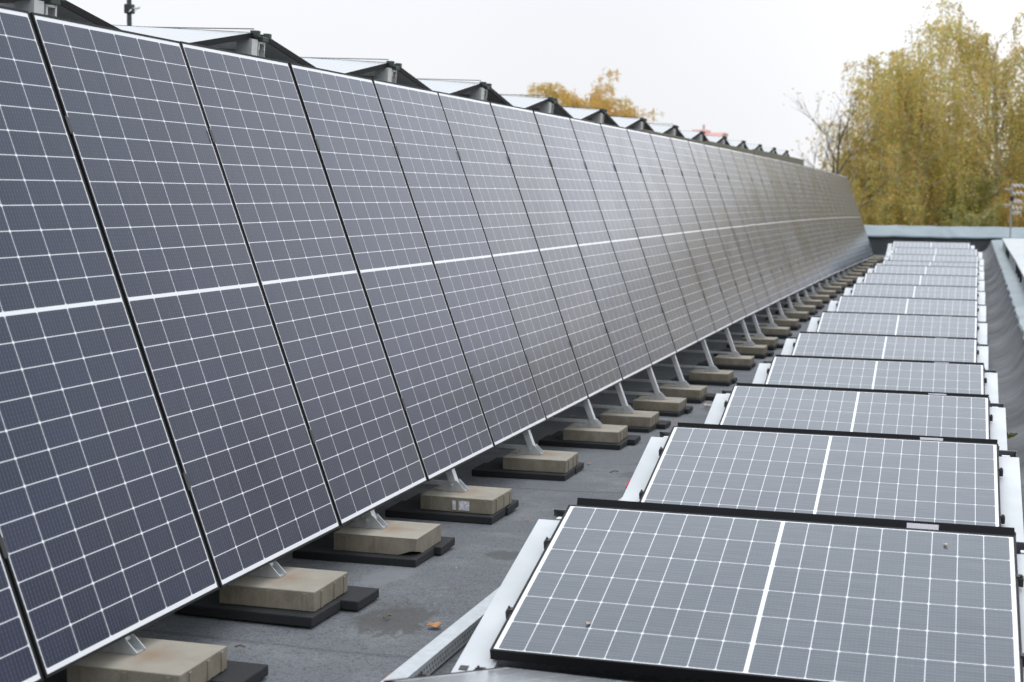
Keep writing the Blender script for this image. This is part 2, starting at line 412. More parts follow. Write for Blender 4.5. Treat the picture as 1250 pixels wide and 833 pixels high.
kc = bm.build("upstand", M_DARKWALL); kc.parent = kerb; kc.matrix_parent_inverse = Matrix.Translation(-kerb.location)

# row of posts carrying a white canopy sheet beyond the kerb
canopy = empty("white_canopy", (1.1, 30, roofz(0, 30)+.35))
tag(canopy, "low pale roof canopy on dark posts along the right-hand kerb", "canopy")
def kid(o, root):
    o.parent = root; o.matrix_parent_inverse = root.matrix_world.inverted() if False else Matrix.Translation(-root.location); return o
mb = MB()
def can_x(y): return coping_x(y)+.17
ysd = np.arange(21, 40.1, 1.)
prevs = None
for y in ysd:
    zt = roofz(0, y)+.34
    ring = [mb.bm.verts.new(v) for v in ((can_x(y), y, zt+.25), (can_x(y)+1.6, y, zt+.28), (can_x(y)+1.6, y, zt+.24), (can_x(y), y, zt+.22))]
    if prevs:
        for k in range(4): mb.bm.faces.new((prevs[k], ring[k], ring[(k+1) % 4], prevs[(k+1) % 4]))
    else: mb.bm.faces.new(ring)
    prevs = ring
mb.bm.faces.new(prevs)
kid(mb.build("canopy_sheet", simple('weathered_sheet', (.40, .42, .42), .6, 0, .2, 2)), canopy)
for y in np.arange(21, 40, 1.15):
    zt = roofz(0, y)+.355
    m_ = MB().box((can_x(y)+.01, y-.035, zt), (can_x(y)+.05, y+.035, zt+.2)); kid(m_.build("post", M_CLAMP if int(y*2) % 2 else M_GALV), canopy)

# ------------------------------------------------------------------ solar panels
def panel_meshes(W_, Ln, mat, tagname):
    mb = MB(); e = .0095
    mb.box((e, e, -.006), (W_-e, Ln-e, 0)); gl = mb.mesh("glass_"+tagname)
    gl.materials.append(mat); gl.materials.append(M_BACK)
    for p in gl.polygons: p.material_index = 0 if p.normal.z > .5 else 1
    mb = MB(); h = .035
    mb.box((0, 0, -h), (e, Ln, .0015)); mb.box((W_-e, 0, -h), (W_, Ln, .0015))
    mb.box((e, 0, -h), (W_-e, e, .0015)); mb.box((e, Ln-e, -h), (W_-e, Ln, .0015))
    # inner return flange of the profile
    mb.box((e, e, -h), (e+.024, Ln-e, -h+.002)); mb.box((W_-e-.024, e, -h), (W_-e, Ln-e, -h+.002))
    fr = mb.mesh("frame_"+tagname); fr.materials.append(M_FRAME)
    return gl, fr
GLW, FRW = panel_meshes(1.134, 2.278, M_SOLAR_W, "tall")
GLT, FRT = panel_meshes(1.134, 1.722, M_SOLAR_T, "low")
mb = MB(); mb.box((-.013, -.035, -.01), (.0, .035, .004)); mb.box((-.017, -.03, .004), (.006, .03, .007)); CLM = mb.mesh("clamp"); CLM.materials.append(M_CLAMP)
mb = MB(); mb.box((-.020, -.014, -.034), (-.001, .014, .001), bev=.003); mb.box((-.015, -.010, .001), (.005, .010, .006)); mb.tube([(-.010, .006, .0), (-.010, .006, .012)], .004); CLE = mb.mesh("end_clamp"); CLE.materials.append(M_CLAMP)
mb = MB(); mb.box((.0, -.06, -.028), (-.0012, .06, -.008)); STK = mb.mesh("sticker")
g = N("label_paper"); w_ = g.n("ShaderNodeTexWave"); w_.bands_direction = 'Y'; w_.inputs["Scale"].default_value = 55; w_.inputs["Distortion"].default_value = 6
g.l(g.coord(), w_.inputs[0]); g.fin(g.mix(g.mapr(w_.outputs["Fac"], .75, .9, 0, .5), c3(.72, .70, .74), c3(.30, .28, .34)), .5); STK.materials.append(g.m)

ORD = "first second third fourth fifth sixth seventh eighth ninth tenth eleventh twelfth thirteenth fourteenth fifteenth sixteenth seventeenth eighteenth nineteenth twentieth".split()
def ordw(k):
    if k < 20: return ORD[k]
    t = {20: "twenty-", 30: "thirty-"}[(k//10)*10] if k % 10 or True else ""
    if k+1 == 30: return "thirtieth"
    k2 = k+1; base = {2: "twenty-", 3: "thirty-"}[k2//10]
    return base + ORD[k2 % 10-1]

WY0, WP, WXB, WZB, WA = 5.16358-.006, 1.148, -2.66015, -1.49672, 1.21997
def wall_drop(y): return -float(np.interp(y, [18, 24, 30, 36, 44], [0, .015, .04, .085, .17]))
NW = 34
RW = Matrix(((0, -math.cos(WA), math.sin(WA)), (1, 0, 0), (0, math.sin(WA), math.cos(WA)))).to_4x4()
proto = None
for k in range(-3, NW):
    y = WY0 + (k-1)*WP + .007
    dz = wall_drop(y)
    a = WA
    Mx = Matrix.Translation((WXB, y, WZB+H+dz)) @ RW
    j = random.Random(k)
    Mx = Mx @ Matrix.Rotation(R(j.uniform(-.12, .12)), 4, 'Z') @ Matrix.Rotation(R(j.uniform(-.06, .06)), 4, 'Y')
    if proto is None:
        proto = empty("solar_panel", Mx)
        obj("glass", GLW, proto); obj("frame", FRW, proto)
        for yy_ in (.42, 1.83):
            c = obj("clamp", CLM, proto, (0, yy_, 0)); 
        r = proto
    else:
        r = copy_tree(proto); r.matrix_world = Mx
    kk = k+1
    if kk < 0: lab = "tall leaning solar panel outside the left edge of the photo"
    elif kk == 0: lab = "tall leaning solar panel cut off at the lower left corner of the photo"
    elif kk == 1: lab = "tall leaning solar panel, leftmost one with its top edge at the left border"
    elif kk >= 30: lab = "tall leaning panel, %s from the far end of the row by the birches" % ORD[NW-kk]
    elif kk >= 18: lab = "blurred distant upright panel, %s counted from the far end of the row" % ordw(NW-kk)
    else: lab = "tall leaning solar panel, %s in the row from the left edge" % ordw(kk-1)
    tag(r, lab, "solar panel", "tall leaning solar panels in the long row")
WEND = WY0+(NW-1)*WP

# rails behind the tall row (one long mounting frame)
fr = empty("mounting_frame", (WXB, 20, H+WZB)); tag(fr, "aluminium rails fixed behind the tall leaning solar row", "mounting rail")
un_ = Vector((math.sin(WA), 0, math.cos(WA))); us_ = Vector((-math.cos(WA), 0, math.sin(WA)))
B0 = Vector((WXB, 0, WZB+H))
for s_ in (.42, 1.83):
    mb = MB()
    ysn = [3.9, 12, 18, 24, 30, 36, WEND]
    for y0, y1 in zip(ysn, ysn[1:]):
        p = B0+us_*s_-un_*.058
        mb.bar((p.x, y0, p.z+wall_drop(y0)), (p.x, y1, p.z+wall_drop(y1)), .04, .04, un_)
    kid(mb.build("cross_rail", M_ALU), fr)

# struts, feet, ballast slabs and rubber mats
YB = [3.35, 4.53, 5.64, 6.76, 7.94, 9.44, 11.0, 12.06, 13.3, 14.42, 16.07, 17.63, 18.86, 19.84, 21.2, 22.4, 23.6, 24.75, 25.9, 27.0, 28.2, 29.6, 30.9, 32.2, 33.5, 34.8, 36.1, 37.3, 38.7, 40.2, 41.6, 42.6]
def slab_mesh(w, d, h, seed):
    rr = random.Random(seed); mb = MB(); mb.box((-w/2, -d/2, 0), (w/2, d/2, h), bev=.004)
    bmx = mb.bm
    # spacer nibs on the faces
    for x in (-w*.36, w*.02, w*.40):
        mb.box((x-.008, -d/2-.004, .003), (x+.008, -d/2-.0002, h*.88))
    for y in (-d*.3, d*.08, d*.38):
        mb.box((w/2+.0002, y-.008, .003), (w/2+.004, y+.008, h*.88))
    m = mb.mesh("slab"); m.materials.append(M_CONC); return m
SLAB = [slab_mesh(.41, .345, .08, i) for i in range(3)]
# slab with a broken lower corner
def chipped():
    mb = MB(); w, d, h = .41, .345, .08; n = 26
    bm = mb.bm
    rr = random.Random(3)
    x0 = -w/2
    top = []; bot = []
    loop = [(x0+w*i/n, -d/2) for i in range(n)] + [(w/2, -d/2+d*i/n) for i in range(n)] + [(w/2-w*i/n, d/2) for i in range(n)] + [(x0, d/2-d*i/n) for i in range(n)]
    tv = [bm.verts.new((x, y, h)) for x, y in loop]
    bv = []
    for i, (x, y) in enumerate(loop):
        dd = abs(i-n); z = 0
        if dd < 6: z = .020*(1-dd/6)+.008*rr.random()*(dd < 5); 
        k = 1 if dd >= 6 else 1-.05*(1-dd/6)
        bv.append(bm.verts.new((x*k, y*k, z)))
    N_ = len(loop)
    for i in range(N_): bm.faces.new((bv[i], bv[(i+1) % N_], tv[(i+1) % N_], tv[i]))
    bm.faces.new(tv); bm.faces.new(bv[::-1])
    for x in (-w*.36, w*.02): mb.box((x-.008, -d/2-.004, .003), (x+.008, -d/2-.0002, h*.88))
    m = mb.mesh("slab_chipped"); m.materials.append(M_CONC); return m
CHIP = chipped()
def foot_mesh():
    mb = MB()  # folded foot bracket: two cheeks and base plate; origin where it stands on the slab
    for s in (-1, 1):
        mb.prism([(-.105, s*.026, .0), (.046, s*.026, .0), (.050, s*.026, .008), (-.002, s*.026, .060), (-.038, s*.026, .052), (-.105, s*.026, .014)], (0, s*.0035, 0))
    mb.box((-.118, -.0255, .0005), (.045, .0255, .004))
    m = mb.mesh("foot"); m.materials.append(M_GALV); return m
FOOT = foot_mesh()
mb = MB(); mb.tube([(0, -.045, 0), (0, .045, 0)], .0055, 6); mb.tube([(0, -.042, 0), (0, -.035, 0)], .011, 6); mb.tube([(0, .035, 0), (0, .042, 0)], .011, 6); BOLT = mb.mesh("bolt"); BOLT.materials.append(M_GALV)
near_desc = {1: "pale concrete slab at the bottom left, nearest to the camera, under the first strut",
             2: "concrete slab second from the bottom left under the short bright strut",
             3: "concrete slab with a broken lower front corner",
             4: "concrete slab with a white paper label on its face"}
for k, yb in enumerate(YB):
    rr = random.Random(100+k)
    zr = roofz(-2.6, yb)
    far = k > 13
    # rubber mats: a main piece plus a second piece sticking out further to the right
    pad = empty("rubber_mat", (-2.62, yb, zr)); pad.rotation_euler[2] = R(rr.uniform(-1.5, 1.5))
    ext = {1: .10, 2: .07, 3: .03, 4: -.02, 5: .0, 6: .05, 7: .07, 8: .03, 9: .08}.get(k, rr.uniform(-.02, .09))
    mb = MB(); mb.box((-.38, -.235, .004), (.225+min(ext, 0)*.3, .04, .045), bev=.005); o = mb.build("mat_piece", M_RUBBER, pad)
    mb = MB(); mb.box((-.36, .048, .004), (.225+max(ext, .005), .275, .043), bev=.005); o = mb.build("mat_piece", M_RUBBER, pad)
    if k == 0: who = "hidden first slab at the lower left"
    elif k < 12: who = "the %s slab from the left" % ordw(k-1)
    else: who = "the %s slab from the far end" % ordw(len(YB)-1-k)
    tag(pad, "black rubber mat under %s" % who, "rubber mat", "rubber mats under the ballast slabs")
    zs = zr+.0465
    mesh = CHIP if k == 3 else SLAB[k % 3]
    s_ = obj("concrete_slab", mesh, None, (-2.617+rr.uniform(-.012, .012), yb, zs)); s_.rotation_euler[2] = R(rr.uniform(-1.6, 1.6))
    if k == 4:
        mbl = MB(); mbl.box((-.02, -.1752, .012), (.075, -.1738, .062))
        lb = mbl.build("paper_label", STK.materials[0], s_)
    lab = near_desc.get(k) or ("concrete ballast slab hidden behind the lowest tall panel" if k == 0 else ("concrete ballast slab, %s from the left in the row of slabs" % ordw(k-1) if k < 12 else "blurred ballast slab, %s from the far end of the row" % ordw(len(YB)-1-k)))
    tag(s_, lab, "concrete slab", "ballast slabs under the tall row")
    # strut with foot
    zf = zs+.081
    yf = yb + rr.uniform(-.01, .02)
    dzw = wall_drop(yb)
    s0 = (zf+.030 - (WZB+H+dzw))/math.sin(WA)      # where along the slope the strut ends
    p0 = B0+us_*s0-un_*.062; p1 = B0+us_*2.2-un_*.10
    p0 = Vector((p0.x, yf, zf+.030)); p1 = Vector((p1.x, yf, p1.z+dzw))
    root = empty("support_strut", (p0.x, yf, zf))
    mb = MB(); mb.bar(p0, p1, .046, .042, un_, .003)
    kid(mb.build("rail", M_ALU), root)
    f_ = obj("foot", FOOT, root, (0.02, 0, 0)); obj("bolt", BOLT, root, (-.012, 0, .036))
    mb = MB(); mb.bar((p0.x-.03, yf, zf+.038), (p0.x-.85, yf, zf+.042), .022, .022, (0, 0, 1)); kid(mb.build("tie_bar", M_ALU), root)
    if k == 0: lab = "strut hidden behind the lowest tall panel at the left"
    elif k < 12: lab = "aluminium strut standing on %s" % who
    else: lab = "distant aluminium strut standing on %s" % who
    tag(root, lab, "strut", "struts holding the tall row")

# dark raised roof behind the row, front brought forward to shut light out
mb = MB(); mb.box((-25.9, -5.9, -.55), (-3.72, 46.1, H+.50))
up_ = mb.build("raised_roof", M_DARKWALL); tag(up_, "dark raised roof block behind the tall solar row", "roof block")

# ------------------------------------------------------------------ low tents, right-hand row
T0 = Vector((-1.54047, 6.00379, -1.26099+H)); TT = .25657; RZ = .01357
pitch = 2.43
zr_list = [-1.238, -1.288, -1.343, -1.378, -1.382, -1.346, -1.309, -1.278, -1.241, -1.209, -1.222, -1.187, -1.122, -1.059]
# first entry is the ridge height (right end) of the first tent
xr_list = [.178, .146, .117, .092, .034, .033, .029, .024, .020, .020, .018, .025, -.005, -.175]
lens = [1.722]*14
yr = [6.03+2.43*k for k in range(14)]
zr_list[0] = -1.261
def tent_frame(xl, yr_, zr_, rz, t, roll=0.):
    """matrix of the tent frame: origin at ridge, left end; x to the right along the ridge, y away"""
    return Matrix.Translation((xl, yr_, zr_)) @ Matrix.Rotation(rz, 4, 'Z') @ Matrix.Rotation(roll, 4, 'Y')
def slope_mats(t, gap):
    s, c = math.sin(t), math.cos(t)
    Fm = Matrix(((0, 1, 0, 0), (-c, 0, -s, 0), (-s, 0, c, 0), (0, 0, 0, 1)))           # front panel
    Bm = Matrix.Translation((1.722, gap, 0)) @ Matrix(((0, -1, 0, 0), (c, 0, s, 0), (-s, 0, c, 0), (0, 0, 0, 1)))
    return Fm, Bm
FM, BM = slope_mats(TT, .15)
FMU, BMU = slope_mats(R(9.8), .15)
def make_low_panel(Mx, front, sticker):
    r = empty("solar_panel", Mx)
    obj("glass", GLT, r); obj("frame", FRT, r)
    for yv, flip in ((0, 1), (1.722, -1)):
        for xv in (.32, .86):
            c = obj("clamp", CLE, r, (xv, yv, 0)); c.rotation_euler[2] = R(90 if flip == 1 else -90)
    if sticker: 
        s = obj("sticker", STK, r, (0, .34, 0))
    return r
def rack_meshes():
    c, s = math.cos(TT), math.sin(TT); Lp = 1.134; d = .05
    def zf(y): return y*math.tan(TT)-d
    y0 = -(Lp*c)-.12
    prf = [(y0, zf(y0)), (-.035, zf(-.035)), (.0, zf(-.035)), (.15, zf(-.035)), (.185, zf(-.035)), (.15-y0, zf(y0))]
    out_ = []
    for x0, x1 in ((-.115, .02), (1.722-.02, 1.722+.105)):
        for pa, pb in ((0, 1), (4, 5)):
            mb = MB(); mb.sheet([prf[pa], prf[pb]], x0, x1, .003)
            m = mb.mesh("side_sheet"); m.materials.append(M_WHITE); out_.append(m)
        # folded-down lip on the outside edges, ledge on the ridge
    mb = MB()
    mb.bm.free()
    folds = []
    for xa in (-.112, .012, 1.712, 1.822):
        for ya, yb_ in ((y0+.01, -.04), (.19, .15-y0-.01)):
            mb = MB()
            za = zf(ya) if ya < 0 else zf(.15-ya); zb = zf(yb_) if yb_ < 0.05 else zf(.15-yb_)
            mb.prism([(xa, ya, za-.004), (xa, yb_, zb-.004), (xa, yb_, zb-.045), (xa, ya, za-.030)], (.002, 0, 0))
            m = mb.mesh("edge_fold"); m.materials.append(M_WHITE); out_.append(m); folds.append(m)
    for xa in (-.095, -.035):
        mb = MB(); mb.box((xa, 0, 0), (xa+.03, .028, .0015), Matrix.Translation((0, y0+.07, zf(y0+.07)+.0008)) @ Matrix.Rotation(TT, 4, 'X'))
        m = mb.mesh("slot"); m.materials.append(M_CLAMP); out_.append(m)
    for xx_ in (-.045, 1.765):
        mb = MB(); mb.box((xx_-.02, .055, -.40), (xx_+.02, .095, -.072))
        m = mb.mesh("ridge_post"); m.materials.append(M_ALU); out_.append(m)
    return out_
RKM = rack_meshes()
def ground_rail_mesh(length):
    mb = MB()
    # C-channel: white top, perforated right web made of two strips and many bridges
    mb.box((-.034, 0, .052), (.034, length, .056)); mb.box((-.034, 0, .0), (-.031, length, .0515))
    w0 = .0305
    mb.box((w0, 0, .040), (.034, length, .0515)); mb.box((w0, 0, .0), (.034, length, .008)); mb.box((w0, 0, .021), (.034, length, .026))
    n = int(length/.028)
    for i in range(n):
        y = i*.028
        mb.box((w0+.0003, y, .0262), (.0337, y+.015, .0398)); mb.box((w0+.0003, y+.012, .0082), (.0337, y+.027, .0208))
    m = mb.mesh("base_rail"); m.materials.append(M_GALV); return m
GRM = ground_rail_mesh(2.0)
lowp = lowb = rack = rail = None
tent_rz = []
for k in range(-1, 14):
    if k == -1: xl, yv, zl, rz, roll = -1.42, 3.50, -1.262+H, 0.0, .012
    else:
        x_r, y_r, z_r = xr_list[k], yr[k], zr_list[k]+H
        rz = RZ if k < 4 else .004
        xl = x_r-1.722*math.cos(rz); yv = y_r-1.722*math.sin(rz); zl = z_r; roll = 0
        if k == 0: xl, yv, zl = T0.x, T0.y, T0.z
        rj = random.Random(40+k)
        if k > 0: roll = rj.uniform(-.002, .002)
    TM = tent_frame(xl, yv, zl, rz, TT, roll)
    whot = "lowest edge of the photo, in front of the nearest full one" if k == -1 else None
    if lowp is None:
        lowp = make_low_panel(TM @ FM, True, False); a = lowp
        lowb = make_low_panel(TM @ BM, False, True); b = lowb
        rack = empty("panel_rack", TM)
        for m_ in RKM: obj(m_.name.split(".")[0], m_, rack)
        r = rack
        rail = empty("base_rail", (xl, yv, zl)); r4 = rail
        obj("channel", GRM, rail)
    else:
        a = copy_tree(lowp); a.matrix_world = TM @ FM
        b = copy_tree(lowb); b.matrix_world = TM @ BM
        r = copy_tree(rack); r.matrix_world = TM
        r4 = copy_tree(rail)
    # channel on the roof through the valley in front of the tent
    yv0 = yv-1.83
    z0, z1 = roofz(-1.8, yv0), roofz(-1.8, yv0+2.0)
    xg = -1.80 if k > -1 else -1.74
    r4.matrix_world = Matrix.Translation((xg, yv0, z0+.012)) @ Matrix.Rotation(math.atan2(z1-z0, 2.0), 4, 'X')
    if k == -1: w = "the tent at the bottom edge"
    elif k == 0: w = "the nearest full tent"
    elif k < 10: w = "the %s low tent" % ORD[k]
    else: w = "the tent %s from the parapet" % ORD[13-k]
    tag(a, ("dusty grey landscape panel facing us on %s" % w) if k >= 0 else "landscape solar panel mostly below the bottom edge, ridge just showing", "solar panel", "low landscape solar panels")
    tag(b, "away-facing panel of %s, only black edge showing" % w, "solar panel", "away-facing low panels")
    tag(r, "white metal rack under %s" % w, "panel rack", "racks of the low tents")
    tag(r4, "perforated metal channel lying on the roof by %s" % w, "rail", "base rails of the low tents")

# ------------------------------------------------------------------ tents on the raised roof behind the tall row
def upost_mesh():
    mb = MB()
    # two upright hollow profiles under the ridge end, open side to the viewer
    for x0, x1 in ((.0, .055),):
        for y0, y1 in ((-.052, .022), (.078, .152)):
            pass
    mb.box((.0, -.075, -.36), (.11, -.069, -.045)); mb.box((.106, -.068, -.36), (.11, .010, -.045))
    mb.box((.02, .045, -.36), (.10, .050, -.05)); mb.box((.02, .135, -.36), (.10, .140, -.05)); mb.box((.02, .0505, -.065), (.10, .1345, -.06))
    mb.box((.085, .0505, -.105), (.10, .060, -.066)); mb.box((.085, .125, -.105), (.10, .1345, -.066)); mb.box((.02, .0505, -.36), (.025, .1345, -.066))
    m = mb.mesh("end_profile"); m.materials.append(M_ALU); return m
UP = upost_mesh()
mb = MB(); mb.box((-.01, -.03, -.03), (.05, .005, .012), bev=.004); UC = mb.mesh("ridge_clamp"); UC.materials.append(M_GREENCL)
mb = MB(); mb.box((.005, .13, -.03), (.05, .17, .008), bev=.004); UC2 = mb.mesh("ridge_clamp"); UC2.materials.append(M_GREENCL)
mb = MB(); mb.box((.0, .04, -.052), (.05, .125, -.02), bev=.004); UC3 = mb.mesh("cap"); UC3.materials.append(M_GREENCL)
slopeup = R(3.6)
U = 1.722
upp = upb = uprack = upslab = None
for k in range(0, 14):
    yk = 6.93+2.405*k; zk = 0.94+.005*k + (.045 if k else .0)
    if k == 0: zk = .95
    TM = Matrix.Translation((-4.5, yk-.07, zk+H)) @ Matrix.Rotation(-RZ*0, 4, 'Z') @ Matrix.Rotation(slopeup, 4, 'Y')
    nseg = 2 if k < 8 else 1
    for sgm in range(nseg):
        T2 = TM @ Matrix.Translation((-(U+.02)*(sgm+1), 0, 0))
        if upp is None:
            upp = empty("solar_panel", T2 @ FMU); obj("glass", GLT, upp); obj("frame", FRT, upp); a = upp
            upb = empty("solar_panel", T2 @ BMU); obj("glass", GLT, upb); obj("frame", FRT, upb); b = upb
        else:
            a = copy_tree(upp); a.matrix_world = T2 @ FMU
            b = copy_tree(upb); b.matrix_world = T2 @ BMU
        pos = "%s gable from the left" % ORD[k]
        pz = "outer" if sgm == 0 else "inner"
        tag(a, "%s panel on the left slope of the %s" % (pz, pos), "solar panel", "panels on the raised roof, left slopes")
        tag(b, "%s panel on the right slope of the %s" % (pz, pos), "solar panel", "panels on the raised roof, right slopes")
    if uprack is None:
        uprack = empty("gable_rack", TM); obj("end_profile", UP, uprack, (-.11, 0, 0)); obj("ridge_clamp", UC, uprack, (-.03, 0, 0)); obj("ridge_clamp", UC2, uprack, (-.03, 0, 0)); obj("cap", UC3, uprack, (-.03, 0, 0))
        mbr = MB(); mbr.box((-3.4, .05, -.11), (-.14, .10, -.06)); mbr.build("ridge_beam", M_ALU, uprack)
        r = uprack
    else:
        r = copy_tree(uprack); r.matrix_world = TM
    tag(r, "metal ridge support of the %s above the tall row" % pos, "support", "ridge supports on the raised roof")
    s_ = obj("concrete_slab", SLAB[0], None, (-4.95, yk-.02, H+.502)); s_.scale = (1, 1, 2.2)
    tag(s_, "tan ballast stone under the %s" % pos, "concrete slab", "ballast stones on the raised roof")

# edging boards seen between the far gables
for i, (y0, y1, zt_) in enumerate(((13.6, 15.6, .795), (17.2, 20.4, .81), (20.5, 25.5, .835), (25.6, 31, .86), (31.1, 40.2, .885))):
    mb = MB()
    mb.box((-4.36, y0, H+.505), (-4.31, y1, H+zt_), bev=.004)
    tag(mb.build("edging_board", M_KHAKI), "olive weathered edging board along the raised roof, %s from the left" % ORD[i], "edging board", "edging boards")

# lightning wires above the gables
def wire(name, pts, r, mat, lab, cat, group=None):
    mb = MB(); mb.tube(pts, r, 5); return tag(mb.build(name, mat), lab, cat, group)
M_WIRE = simple("wire_grey", (.16, .18, .18), .5, .3)
for k in range(1, 8):
    yk = 6.93+2.405*k; zk = .985+.005*k+H
    p0 = Vector((-4.55, yk-.02, zk+.03)); p1 = Vector((-9.5, yk+.1, zk+.03+5*math.tan(slopeup)))
    wire("lightning_wire", [p0.lerp(p1, t/8)-Vector((0, 0, .05*math.sin(math.pi*t/8))) for t in range(9)], .004, M_WIRE,
         "thin lightning wire running back from the %s gable from the left" % ORD[k], "wire", "lightning wires")

exec_tail = True
# ------------------------------------------------------------------ masts
def antenna(root_loc, h, name, lab, elements, col, r=.02):
    root = empty(name, root_loc)
    mb = MB(); mb.tube([(0, 0, 0), (0, 0, h)], r, 8); mb.build("mast", col, root)
    for (z, ln, ang, cnt) in elements:
        mb = MB(); d = Vector((math.cos(ang), math.sin(ang), 0)); e = Vector((-d.y, d.x, 0))
        mb.tube([(0, 0, z), tuple(d*ln+Vector((0, 0, z+.02)))], .012, 6)
        for i in range(cnt):
            c = d*ln*(i+.5)/cnt+Vector((0, 0, z)); mb.tube([c-e*.16+Vector((0, 0, -.05)), c+e*.16+Vector((0, 0, .06))], .009, 5)
        mb.build("aerial", col if z < h*.5 else M_GALV, root)
    mb = MB(); mb.box((-.05, -.05, h*.72), (.05, .06, h*.72+.12), bev=.01); mb.build("junction_box", M_CLAMP, root)
    tag(root, lab, "aerial"); return root
antenna((.80, 42.6, roofz(.3, 42.6)+.32), 1.62, "roof_aerial", "slim rooftop aerial mast with short rods in front of the birches",
        [(1.56, .30, .3, 3), (1.36, .30, .2, 3), (1.15, .28, .4, 4), (.98, .28, .1, 3), (.85, .26, .3, 3), (1.45, .2, 3.3, 2), (1.05, .2, 3.2, 2)], simple("aerial_grey", (.33, .33, .34), .5, .4), .022)
antenna((-10.55, 18, H+.5), 2.35, "mast", "dark mast with small fittings poking up behind the left gables",
        [(1.75, .14, .3, 2), (2.0, .12, 2.2, 2), (2.25, .12, .3, 2), (2.28, .1, 3.6, 2)], M_GREENCL, .032)

# distant house with red tiled roof
bld = empty("house", (-28.6, 170, -7.5)); tag(bld, "distant pale house with a pinkish red tiled roof", "house")
M_TILE = simple("red_tiles", (.50, .27, .24), .8, 0, .15, 1)  # tile red paled, so distance haze is part of the colour
mb = MB(); mb.box((-1.6, -2, 0), (1.6, 6, 13.9+1.2)); mb.build("wall", M_RENDER, bld)
mb = MB(); mb.prism([(-1.3, -2.4, 15.1), (1.75, -2.4, 15.1), (1.75, -2.4+1.6, 15.75), (-1.3, -2.4+1.6, 15.75)], (0, 3.5, 0)); mb.build("roof", M_TILE, bld)
mb = MB(); mb.prism([(-1.75, -1.9, 15.35), (.1, -1.9, 15.35), (-.1, -1.2, 16.05), (-1.6, -1.2, 16.05)], (0, 3, 0)); mb.build("dormer_roof", M_TILE, bld)
mb = MB(); mb.box((-.5, -1, 15.7), (-.35, -.6, 16.6)); mb.build("chimney", M_TILE, bld)
for i in range(4):
    mb = MB(); mb.box((-1.4+i*.8, -2.03, 12.2), (-.95+i*.8, -1.99, 13.5)); mb.build("window", M_CLAMP, bld)

# ------------------------------------------------------------------ trees
def leaf_mat(name):
    g = N(name); a = g.n("ShaderNodeAttribute"); a.attribute_name = "leafcol"
    g.l(a.outputs["Color"], g.p.inputs["Base Color"]); g.p.inputs["Roughness"].default_value = .6
    g.p.inputs["Specular IOR Level"].default_value = .25
    tr = g.n("ShaderNodeBsdfTranslucent"); g.l(a.outputs["Color"], tr.inputs["Color"])
    mx = g.n("ShaderNodeMixShader"); mx.inputs[0].default_value = .45
    o = g.t.nodes["Material Output"]; g.l(g.p.outputs[0], mx.inputs[1]); g.l(tr.outputs[0], mx.inputs[2]); g.l(mx.outputs[0], o.inputs[0]); return g.m
M_LEAF = leaf_mat("birch_leaves")
def bark_mat():
    g = N("birch_bark"); n = g.noise(1.5, 5, g.scale(g.coord(), (1, 1, .9)), .7)
    return g.fin(g.mix(g.mapr(n, .50, .58), c3(.50, .47, .43), c3(.07, .06, .05)), .8)
M_BIRCH = bark_mat(); M_BARK = simple("dark_bark", (.12, .10, .08), .9, 0, .3, 4)
PAL_BIRCH = np.array([(.60, .52, .16), (.68, .54, .16), (.70, .49, .16), (.52, .49, .15), (.42, .44, .13), (.68, .42, .15), (.50, .33, .14), (.32, .35, .11)])
PAL_GOLD = np.array([(.66, .42, .09), (.70, .40, .09), (.60, .44, .12), (.50, .42, .12)])
PAL_GREEN = np.array([(.32, .35, .11), (.40, .40, .12), (.46, .41, .13), (.26, .30, .10), (.52, .42, .13)])
PAL_RED = np.array([(.60, .32, .09), (.56, .37, .10), (.44, .35, .11)])
def leaf_mesh(name, C, size, pal, w, seed):
    r = np.random.default_rng(seed); n = len(C)
    a = r.normal(size=(n, 3)); a[:, 2] -= .6; a /= np.linalg.norm(a, axis=1)[:, None]
    b = np.cross(a, r.normal(size=(n, 3))); b /= np.linalg.norm(b, axis=1)[:, None]
    s = size*(.6+.8*r.random(n))[:, None]
    V = np.stack([C-a*s, C+b*s*.55, C+a*s, C-b*s*.55], 1).reshape(-1, 3)
    m = bpy.data.meshes.new(name); m.vertices.add(4*n); m.vertices.foreach_set("co", V.ravel())
    m.loops.add(4*n); m.loops.foreach_set("vertex_index", np.arange(4*n, dtype=np.int32))
    m.polygons.add(n); m.polygons.foreach_set("loop_start", np.arange(0, 4*n, 4, dtype=np.int32))
    m.update(calc_edges=True)
    # clumps of one hue: cheap value noise on position plus per-leaf jitter
    ph = np.sin(C[:, 0]*1.3+C[:, 2]*.9+seed)+np.sin(C[:, 1]*1.1-C[:, 2]*1.7+seed*2)+.9*r.normal(size=n)
    idx = np.clip(((ph+3)/6*len(pal)).astype(int), 0, len(pal)-1)
    if w is not None: idx = np.where(r.random(n) < w, r.integers(0, len(pal), n), idx)
    col = pal[idx]*(.8+.4*r.random((n, 1)))
    at = m.color_attributes.new("leafcol", 'FLOAT_COLOR', 'CORNER')
    cc = np.ones((4*n, 4)); cc[:, :3] = np.repeat(col, 4, 0); at.data.foreach_set("color", cc.ravel())
    m.materials.append(M_LEAF); return m
